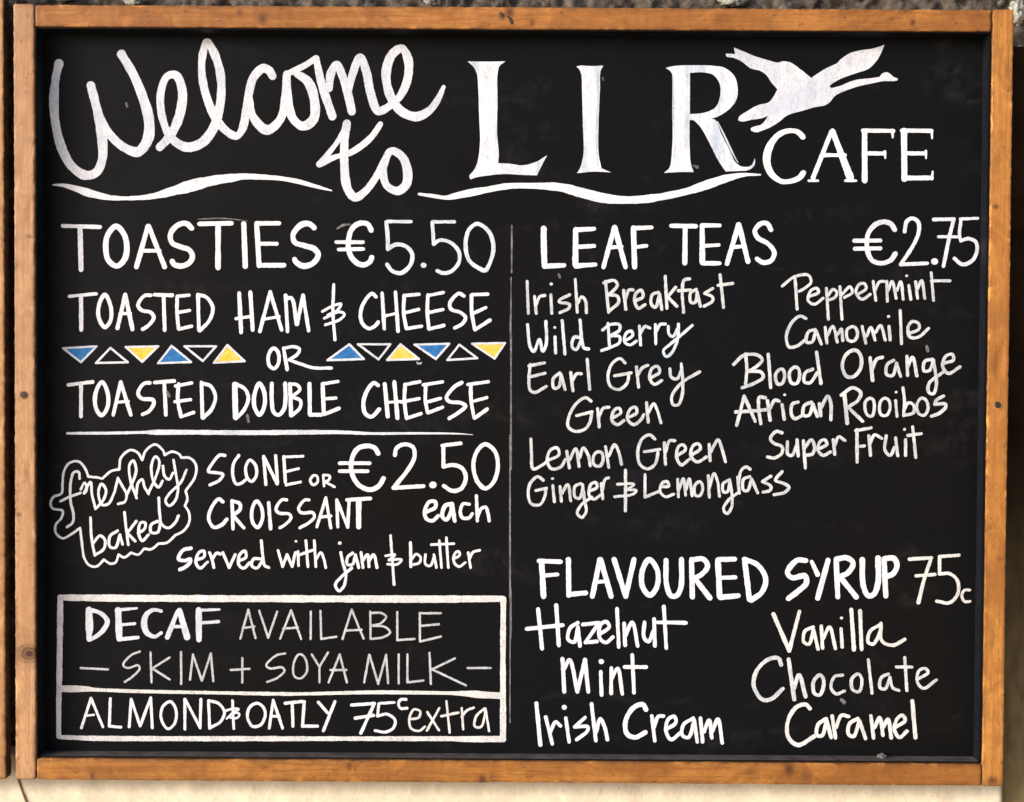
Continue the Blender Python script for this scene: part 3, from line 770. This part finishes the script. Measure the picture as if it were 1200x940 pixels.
word('white lowercase word jam', 'J', 16, 'white', "340,590 350,640 366,700 355,760 330,782 313,752 345,710 395,668 ; 335,542,18 ; 400,592 375,612 373,650 398,650 414,602 / 430,665 ; 442,590 452,665 ; 450,632 474,600 482,660 ; 482,632 505,600 522,665")
word('white ampersand between jam and butter', 'J', 13, 'white', "w15 590,505 600,640 608,750 ; w13 565,606 612,600 582,628 ; 582,626 645,626 625,648 575,648")
word('white lowercase word butter', 'J', 14, 'white', "690,540,16 692,660,16 ; 697,652 735,640 740,612 718,598 695,625 ; 765,600 765,648 790,655 810,608 ; 808,600 820,665 ; 835,530 846,665 ; 870,515 880,665 ; 795,550 908,545 ; 905,622 938,602 930,582 910,600 910,640 935,660 965,640 ; 980,590 992,665 ; 985,625 1005,588 1038,578")
# ---- decaf box
word('thick white rectangular border round the decaf lines', 'K', 28, 'cream',
 "w28 47,44,32 300,47,36 700,49,34 1100,50,36 @L 300,51,36 800,52,38 1112,50,30 ; @K 46,46,30 43,300,30 40,500,28 38,600,26 38,742,24 ; 40,745,22 200,751,26 600,753,26 1100,753,26 @L 200,753,24 800,753,24 850,753,24 900,755,30 1112,755,32 ; 1114,52,28 1112,300,28 1112,600,30 1112,752,30 ; @K 50,502,36 190,504,28 210,506,22 400,514,20 800,522,18 1150,528,20 @L 100,528,18 400,521,20 500,520,22 880,525,22 950,528,34 1000,532,36 1110,538,34", name='painted_border')
word('thick cool white capitals DECAF', 'K', 24, 'cool',
 "190,106,32 192,190,38 190,254,24 ; 200,106,22 250,124,22 282,165,26 250,220,24 195,258,18 ; 336,108,32 342,248,34 ; 340,106,18 430,98,12 ; 345,182,17 420,175,16 ; 345,254,20 435,245,20 ; 552,112,20 515,106,20 478,130,28 467,180,32 482,222,28 520,240,22 552,222,20 ; 635,112,20 584,242,28 ; 645,110,28 682,242,34 ; 612,190,18 670,190,18 ; 741,108,32 742,254,30 ; 745,108,18 845,104,12 ; 750,172,16 840,165,18")
word('thin grey capitals AVAILABLE', 'K', 11.8, 'grey',
 "990,105 950,250 ; 990,105 1026,247 ; 962,197 1020,190 ; 1045,110 1090,245 / 1135,115 ; @L 48,108 -7,250 ; 48,108 98,252 ; 8,200 82,195 ; 147,115 146,252 ; 195,112 199,252 / 275,241 ; 352,105 306,252 ; 352,105 412,250 ; 322,210 402,206 ; 445,115 447,252 ; 445,122 500,122 525,140 500,172 452,186 / 520,192 545,220 510,243 448,252 ; 581,117 581,258 / 668,252 ; 694,122 695,265 ; 696,123 800,123 ; 696,187 790,178 ; 697,265 800,240")
words(['thin grey dash before SKIM', 'thin grey capitals SKIM'], 'K', 11.8, 'grey',
 "148,398 285,405 | 445,315 400,335 362,382 382,398 438,385 444,402 410,440 370,468 ; 499,320 504,470 ; 595,345 508,400 / 595,455 ; 652,318 653,478 ; 712,330 697,457 ; 712,332 757,462 / 802,325 / 814,464")
word('thin grey plus sign', 'K', 11.8, 'grey', "902,408 996,402 ; 960,348 960,470", name='painted_sign')
word('thin grey capitals SOYA', 'K', 11.8, 'grey', "1175,325 1130,335 1080,385 1100,400 1160,395 1172,412 1140,445 1085,468 ; @L 85,330 60,380 65,440 95,450 125,420 125,365 105,333 85,330 ; 152,330 190,392 ; 233,320 190,392 / 190,470 ; 292,330 236,470 ; 292,330 328,470 ; 245,408 325,408")
words(['thin grey capitals MILK', 'thin grey dash after MILK'], 'L', 11.8, 'grey', "440,332 415,470 ; 442,332 485,478 / 525,332 / 535,474 ; 588,330 588,475 ; 632,330 632,470 / 712,461 ; 743,322 750,478 ; 870,350 756,405 / 926,485 | 934,398 1050,398")
word('white capitals ALMOND', 'K', 15.5, 'white', "200,550 152,698 ; 200,550 260,693 ; 172,638,11 215,633,11 ; 297,552 292,690 / 350,695 ; 402,555 392,693 ; 402,555 447,688 / 500,548 / 508,698 ; 600,567 562,590 552,650 585,703 618,680 627,610 600,567 ; 671,555 672,705 ; 673,555 748,698 / 752,555 ; 790,562 796,700 ; 792,562 842,577 870,620 850,668 798,698")
word('white ampersand in the almond line', 'K', 12, 'white', "911,562,14 917,702,14 ; 878,612 915,602 942,604 905,628 ; 882,652 915,625 945,628 935,648 892,645")
word('white capitals OATLY', 'K', 15.5, 'white', "1035,575 1000,592 985,640 1010,690 1050,685 1075,635 1065,595 1035,575 ; 1115,560 1095,700 ; 1115,560 1162,700 ; 1105,640 1145,640 ; @L w17 18,575 102,566 ; 54,572 57,690 ; 114,567 105,690 / 180,690 ; 185,570 230,622 ; 268,567 210,713")
words(['white price 75', 'small white cent letter c beside 75'], 'L', 17, 'white', "w18 352,584 466,576 / 398,725 ; 370,650 462,636 ; w15 490,576 565,571 ; 488,578 482,640 / 530,630 570,660 560,700 520,720 470,712 | 625,556 600,556 587,575 597,600 630,600")
word('thin grey lowercase word extra', 'L', 13, 'cream', "640,656 690,645 695,615 665,606 642,650 650,700 690,714 720,692 ; 732,620 790,710 ; 792,600 730,712 ; 828,565 844,722 ; 802,640 888,622 ; 905,600 912,705 ; 905,645 930,612 965,597 ; 1018,602 978,640 970,690 1000,695 1020,640 1024,602 / 1042,714")
word('faint thin vertical chalk line between the columns', 'F', 8, 'faint', "1156,105,9 1156,200,9 1155,340,8 ; 1153,365,6 1152,420,5 1152,520,9 1150,600,10 1150,684,8 ; @H 1152,0,11 1152,200,9 1152,400,9 1152,600,10 1152,684,9 ; @J 1190,0,9 1190,200,7 1190,400,9 1190,600,10 1190,812,9 ; @L 1150,0,11 1150,240,11 1148,260,8 1147,400,7 1147,672,6", name='painted_rule')
# ---- leaf teas
word('white capitals LEAF', 'M', 26, 'white', "159,120,30 160,210,30 163,308,28 ; 165,309,28 260,304,24 ; 320,126,28 318,300,30 ; 322,126,24 412,121,22 ; 325,212,22 412,207,22 ; 322,307,28 418,300,22 ; 514,115,24 460,312,24 ; 516,115,28 570,312,24 ; 482,216,20 550,210,20 ; 610,118,28 616,312,26 ; 612,118,24 700,114,22 ; 616,214,20 675,206,20")
word('white capitals TEAS', 'M', 25, 'white', "800,106,22 922,108,24 ; 870,112 868,293 ; 955,105,26 956,290,28 ; 958,104,22 1042,104,22 ; 958,207,20 1038,202,20 ; 962,294,24 1042,294,22 ; 1138,100 1080,295 ; 1140,100 1185,285 ; 1105,214,20 1170,208,20 ; @N w24 143,125 125,95 92,95 63,130 76,165 130,197 160,240 145,280 102,290 74,272")
word('large white price €2.75 at the right edge', 'N', 20, 'cool',
 "w24 765,125 745,96 710,86 665,102 630,150 627,220 650,278 700,294 745,278 768,246 ; w22 562,181 692,180 ; 565,221 692,219 ; w20 815,135 825,85 855,68 883,88 885,140 860,200 795,300 / 928,294 ; 965,285,34 ; 962,74,22 1062,72,20 / 1040,160 1010,308 ; 985,161,17 1080,161,16 ; 1095,72,17 1182,68,15 ; 1098,75,17 1090,150,17 1097,182,17 / 1135,170 1172,187 1178,232 1155,280 1105,300 1065,270")
words(['white handwritten word Irish in the leaf teas list', 'white handwritten word Breakfast'], 'M', 15.5, 'script',
 "w16 76,385 82,545 ; 113,460 122,545 ; 122,500 140,462 165,455 ; 195,452 200,545 ; 197,398,18 ; 290,452 240,478 236,488 288,500 285,520 240,542 ; 318,375 328,540 ; 330,495 350,462 368,480 374,542 |"
 "w17 470,385 485,540 ; 462,392 512,380 530,402 500,440 485,452 / 530,460 535,490 487,535 ; 560,430 572,525 ; 570,475 588,428 608,428 ; 620,482 658,462 650,430 625,442 615,480 635,520 668,502 ; 735,440 705,452 700,500 720,515 742,450 / 752,525 ; 770,360 778,520 ; 822,415 782,462 / 828,510 ; 892,372 865,378 855,430 862,540 ; 836,432 895,428 ; 925,425 898,442 898,490 920,490 930,440 / 946,510 ; 1008,420 968,445 / 1008,465 1006,485 965,510 ; 1045,352 1062,515 ; 1035,405 1108,395")
words(['icy white handwritten word Wild', 'icy white handwritten word Berry'], 'O', 17, 'icy',
 "78,88 92,200 110,222 138,162 155,222 172,185 170,72 ; 216,150 219,230 ; 215,102,13 ; 252,68 266,235 ; 342,152 312,152 302,200 322,213 347,168 ; 342,65 352,170 362,205 385,210 | w16 455,115 492,88 540,88 540,115 490,145 / 540,148 540,178 500,200 450,218 ; 482,82 490,205 ; 570,168 606,142 600,120 575,130 564,172 592,190 625,170 ; 640,95 646,190 ; 645,132 668,97 692,105 ; 720,88 722,184 ; 722,128 745,87 770,85 ; 785,97 788,135 808,148 830,110 ; 836,85 832,160 802,230 775,248 760,220 790,190 850,140 905,92")
words(['white handwritten word Earl', 'white handwritten word Grey'], 'O', 16.5, 'script',
 "92,288 85,360 92,418 115,428 172,398 ; 85,295 163,280 ; 92,350 165,332 ; 240,330 207,360 212,408 235,400 247,338 / 267,413 ; 295,328 306,420 ; 302,372 325,335 348,335 ; 378,262 390,413 | 568,280 542,258 502,285 482,350 497,400 540,413 578,380 588,332 ; 515,345 598,330 ; 625,300 636,402 ; 630,345 655,305 682,292 ; 698,355 742,325 730,297 702,310 692,360 715,388 752,368 ; 793,310 800,352 828,360 850,320 ; 850,285 858,380 855,440 835,490 810,490 802,450 850,382 942,325")
word('white handwritten word Green under Earl Grey', 'O', 16.5, 'script',
 "397,472 370,455 322,485 286,550 282,600 320,624 370,610 394,570 400,530 ; 325,545 402,525 ; 430,510 438,602 ; 436,552 460,507 487,503 ; 507,555 547,530 536,507 512,520 502,570 530,590 562,570 ; 590,552 627,530 620,502 594,512 580,560 610,590 645,568 662,540 ; 676,480 684,578 ; 684,532 712,485 730,520 748,580")
word('thin white handwritten word Peppermint', 'N', 15.5, 'script',
 "264,362 275,525 ; 200,408 262,362 330,353 345,388 312,420 285,435 ; 337,460 382,440 375,420 345,430 330,480 360,500 405,470 ; 422,420 432,575 ; 427,462 455,425 475,440 465,465 437,478 ; 490,412 500,575 ; 496,455 540,412 552,440 512,466 ; 580,450 622,420 612,396 587,400 570,440 600,475 642,450 ; 657,385 670,480 ; 665,432 690,387 712,385 ; 725,385 728,485 ; 731,432 752,385 772,470 ; 776,430 795,387 808,475 ; 836,405 846,475 ; 825,357,14 ; 870,387 880,470 ; 880,422 900,380 916,470 ; 948,342 960,480 ; 948,382 1042,382")
word('white handwritten word Camomile', 'P', 16.5, 'script',
 "405,57 375,45 332,80 306,150 320,200 360,195 400,165 ; 450,112 417,125 407,175 435,175 455,117 / 482,185 ; 502,102 510,180 ; 512,142 540,97 562,175 ; 566,135 582,110 590,168 ; 640,97 611,115 616,165 645,170 664,140 656,107 640,97 ; 687,97 705,180 ; 710,145 730,102 752,165 ; 755,125 780,92 803,165 ; 822,97 828,165 ; 820,47,16 ; 878,17 885,183 ; 922,132 972,110 970,82 940,72 918,100 927,150 970,150 1020,107")
words(['white handwritten word Blood', 'white handwritten word Orange'], 'P', 18, 'script',
 "42,288 92,243 160,240 185,265 140,310 115,322 / 180,327 190,352 150,380 85,405 ; 102,235 108,310 102,385 ; 216,237 228,403 ; 275,312 252,340 262,385 285,383 298,350 290,315 275,312 ; 345,302 322,330 332,380 358,383 373,345 365,307 345,302 ; 438,312 402,330 397,375 425,380 462,330 ; 458,227 470,310 480,383 |"
 "w19 640,217 602,245 588,300 610,348 645,348 678,310 683,257 665,222 640,217 ; 727,255 740,368 ; 736,315 760,262 788,252 ; w17 845,267 812,290 810,338 840,343 860,282 / 880,347 ; 912,247 915,343 ; 916,302 940,252 962,345 ; 1040,262 1002,272 997,320 1025,318 1045,267 ; 1045,267 1055,330 1060,390 1045,435 1022,428 1022,385 1095,325 ; 1097,282 1145,265 1140,237 1107,247 1092,300 1120,333 1178,300")
words(['white handwritten word African', 'white handwritten word Rooibos'], 'P', 18, 'script',
 "95,447 57,593 ; 95,447 150,573 ; 52,527 160,520 ; 200,455 172,452 167,500 178,585 ; 155,520 205,515 ; 212,470 225,568 ; 222,512 250,467 270,472 ; 285,490 296,563 ; 298,440,14 ; 365,477 337,487 332,540 350,560 385,545 ; 432,477 397,495 392,543 420,543 440,487 / 462,548 ; 472,485 480,545 ; 480,505 515,447 530,485 530,565 |"
 "598,432,20 612,583,20 ; 582,442 640,405 680,430 665,470 615,502 / 690,573 ; w16 725,457 702,480 712,540 735,548 748,510 742,465 725,457 ; 800,457 777,480 782,540 810,543 828,505 820,467 800,457 ; 855,470 862,548 ; 858,427,14 ; 892,405 900,480 895,545 ; 900,543 945,530 945,492 920,480 898,515 ; 985,457 962,490 972,535 1000,543 1018,510 1008,467 985,457 ; w18 1095,447 1060,467 1052,488 / 1105,487 1105,505 1070,535 1035,548")
words(['white handwritten word Lemon', 'white handwritten word Green beside Lemon'], 'Q', 16.5, 'script',
 "95,148 98,220 106,298 150,280 188,250 ; 180,257 237,225 225,192 192,205 177,260 200,298 245,288 268,250 ; 275,210 288,292 ; 290,252 320,197 337,285 ; 340,242 358,192 383,230 393,282 ; 430,212 411,230 411,275 440,285 458,250 450,217 430,212 ; 470,187 486,290 ; 487,232 515,177 535,210 550,275 |"
 "718,148 690,127 652,150 632,210 642,275 680,298 718,275 733,217 ; 665,212 742,200 ; 765,167 771,275 ; 771,212 792,157 817,157 ; 832,230 872,200 860,177 837,185 827,240 850,278 890,250 ; 905,227 947,195 935,172 912,180 897,230 930,263 977,238 ; 990,175 995,257 ; 998,212 1035,152 1055,200 1072,262")
word('white handwritten word Ginger', 'Q', 16, 'script',
 "157,355 130,337 92,370 82,430 97,473 140,478 163,440 170,400 ; 120,407 173,395 ; 205,382 213,463 ; 203,347,16 ; 241,387 248,460 ; 250,422 280,377 295,458 ; 345,372 317,385 317,440 340,445 357,392 ; 355,377 365,460 373,510 350,543 328,520 347,480 400,440 ; 387,410 427,390 420,367 397,375 387,430 410,450 447,428 ; 448,372 456,448 ; 455,402 468,350 485,343")
word('white ampersand between Ginger and Lemongrass', 'Q', 14, 'script', "570,305,17 570,508,17 ; 530,375 612,375 580,402 / 625,407 608,425 515,438")
word('white handwritten word Lemongrass', 'Q', 15.5, 'script',
 "668,327 668,440 / 735,412 ; 752,387 787,385 780,362 757,367 744,410 770,438 812,425 ; 832,350 836,438 ; 839,402 860,347 872,430 ; 875,402 890,347 904,433 ; 940,362 917,385 921,430 943,433 958,400 950,367 940,362 ; 986,332 991,440 ; 992,392 1015,322 1032,360 1042,435 ; 1083,357 1060,372 1062,413 1082,413 1093,370 ; 1093,352 1105,430 1103,490 1080,523 1062,500 1090,452 1140,415 ; @R 62,340 70,420 ; 66,370 80,305 105,288 125,300 ; w17 122,337 92,350 90,403 110,408 132,350 / 162,418 ; 228,335 187,362 / 228,385 225,405 190,415 ; 285,312 252,355 290,370 320,390 300,415 245,428")
words(['white handwritten word Super', 'white handwritten word Fruit'], 'R', 17, 'script',
 "285,117 255,110 226,148 245,170 285,187 283,220 245,243 212,238 ; 312,162 314,225 335,230 357,180 ; 360,152 366,233 ; 392,157 402,293 ; 397,195 432,152 448,185 438,222 402,230 ; 470,197 510,175 500,152 477,160 464,200 490,230 527,213 ; 542,152 549,225 ; 547,185 570,137 600,155 | 661,102,18 662,263,18 ; 655,106 732,92 ; 663,187 698,182 ; 721,132 729,230 ; 727,172 750,127 785,145 ; 808,132 802,205 828,230 850,190 ; 855,142 866,232 ; 905,152 905,230 ; 900,100,15 ; 941,87 956,240 ; 917,130 983,121")
# ---- flavoured syrup
word('thick white capitals FLAVOURED', 'S', 24, 'white',
 "136,75,26 145,230,26 ; 125,68,22 222,72,22 ; 145,136,20 208,130,20 ; 259,62 261,225 ; 265,222,24 338,215,22 ; 403,62 369,230 ; 407,62 455,230 ; 388,165,18 440,161,18 ; 469,62 522,230 ; 522,230 560,62 ; 630,62 599,110 599,185 632,226 664,190 667,110 630,62 ; 707,66 710,180 730,228 755,228 775,190 778,62 ; 824,62 828,233 ; 828,63 878,60 898,92 870,130 838,147 / 908,238 ; 945,65,26 953,232,26 ; 948,62,22 1022,60,22 ; 952,146,20 1025,143,20 ; 957,235,26 1038,228,22 ; @T 10,62,26 32,245,24 ; 14,62 70,87 107,150 90,210 42,248")
word('thick white capitals SYRUP', 'T', 25, 'white',
 "290,66 250,66 207,122 228,145 288,137 293,170 258,205 212,240 ; 318,72,20 345,130,22 ; 393,66 346,238 ; 430,62,24 438,232,24 ; 432,60 480,54 508,78 485,122 447,140 / 522,233 ; 550,62 555,180 577,227 602,222 622,170 622,55 ; 650,60 658,228 ; 655,57 695,57 710,90 690,128 658,140")
word('white price 75c beside SYRUP', 'T', 17, 'cream', "767,60,18 867,54,17 / 835,150 808,258,20 ; 797,137,16 883,130,16 ; 905,48 993,42 ; 905,50 905,128 / 952,127 988,160 988,220 950,260 892,253 ; w14 1043,202 1020,202 1007,230 1020,254 1044,254")
word('white handwritten word Hazelnut', 'S', 18, 'white',
 "w20 120,290 138,470 ; 203,272 215,455 ; 68,380 232,363 ; w18 302,352 268,375 257,428 285,440 303,372 / 312,458 ; 325,360 400,352 / 337,442 / 390,438 ; 407,402 447,370 432,347 407,360 402,420 430,443 463,418 ; 482,288 490,463 ; 515,355 519,455 ; 520,412 552,350 577,458 ; 608,350 606,420 626,438 650,388 ; 652,335 656,458 ; 697,277 708,468 ; 668,350 798,352")
word('white handwritten word Mint', 'S', 18, 'white', "w20 232,518 240,668 ; 240,562 264,522 300,668 / 335,522 / 350,668 ; w18 407,577 411,683 ; 410,530,24 ; 456,560 455,676 ; 456,612 485,562 506,678 ; 552,500 560,673 ; 517,555 616,555")
words(['white handwritten word Irish above the bottom rail', 'white handwritten word Cream'], 'S', 18, 'white',
 "112,722,20 130,912,20 ; 155,785 185,908 ; 178,850 200,807 222,825 ; 247,790 262,898 ; 240,740,22 ; 335,787 288,830 / 348,830 345,850 297,888 ; 365,725 385,893 ; 387,852 405,792 425,830 438,888 | w22 615,750 600,727 560,740 522,800 527,860 565,878 612,855 ; w18 642,780 655,893 ; 652,832 672,782 695,780 ; 707,842 752,810 745,782 717,795 707,850 730,888 772,858 ; 832,790 787,820 782,868 810,878 837,800 / 850,898 ; 865,790 875,898 ; 881,852 905,800 917,880 ; 920,850 945,795 965,903")
word('white handwritten word Vanilla', 'T', 17, 'cream', "142,312,20 215,480,20 / 262,300 ; 325,372 287,390 282,440 305,450 327,385 / 347,473 ; 362,367 368,468 ; 372,422 400,372 427,470 ; 453,380 458,463 ; 455,330,14 ; 500,292,20 512,475,20 ; 540,297,19 547,473,19 ; 630,362 587,390 577,440 600,450 632,392 636,355 / 640,435 690,455 745,428")
word('white handwritten word Chocolate', 'T', 17, 'script',
 "w20 178,545 165,515 120,520 67,570 52,640 90,703 130,703 185,655 ; 212,520 238,703 ; 237,652 260,592 290,690 ; w18 355,592 327,620 330,675 355,683 373,640 368,602 355,592 ; w15 460,592 422,600 407,650 430,678 468,665 ; 530,587 502,610 507,660 535,668 548,630 543,597 530,587 ; 578,522 595,675 ; 670,587 637,605 632,650 655,655 677,602 / 690,650 718,663 ; 745,512 755,663 ; 707,555 778,555 ; 802,612 852,580 840,562 812,570 802,620 830,653 890,614")
word('white handwritten word Caramel', 'T', 18, 'cream',
 "w20 310,745 290,727 245,742 207,810 212,880 255,913 332,872 ; w18 385,792 347,820 342,868 365,870 387,802 / 407,878 ; 412,780 427,880 ; 430,832 455,777 487,782 ; 530,792 492,815 487,863 510,873 537,802 / 565,883 ; 590,780 602,880 ; 607,832 630,787 645,868 ; 647,832 668,795 683,880 ; 702,832 747,800 735,777 712,790 697,840 720,878 755,850 ; 780,712,20 794,878,20")

# ---- old chalk marks nobody wiped off
for lab, pts in (('small grey chalk speck under the W of Welcome', '148,121,2.0 149,125,2.6'), ('grey chalk spot inside the T of TOASTED', '196,460,3.5 198,464,4.5'),
                 ('grey smear under the D of DOUBLE', '290,487,3.5 291,494,3.5'), ('small grey spot under the L of LEAF', '655,322,3.2 656,325,3.2'),
                 ('grey spot between Chocolate and Caramel', '986,820,3.5 989,823,5'), ('tiny white speck right of the letter I', '706,91,2 707,94,2'),
                 ('light chalk fleck at the foot of the letter R', '813,194,2 817,196,4'), ('small grey mark above Orange', '1086,406,3 1087,411,4'),
                 ('faint chalk streak above TOASTIES', '232,257,1.2 262,256,1.6 290,259,1.0'), ('faint chalk streak left of the euro sign', '395,268,2 402,264,3 410,263,2')):
    V, F = [], []
    build_stroke(V, F, [tuple(float(q) for q in p.split(',')) for p in pts.split()])
    me = mesh_from(V, F, smooth=False)
    bpart(link('chalk_smudge', me, M['faint']), lab)
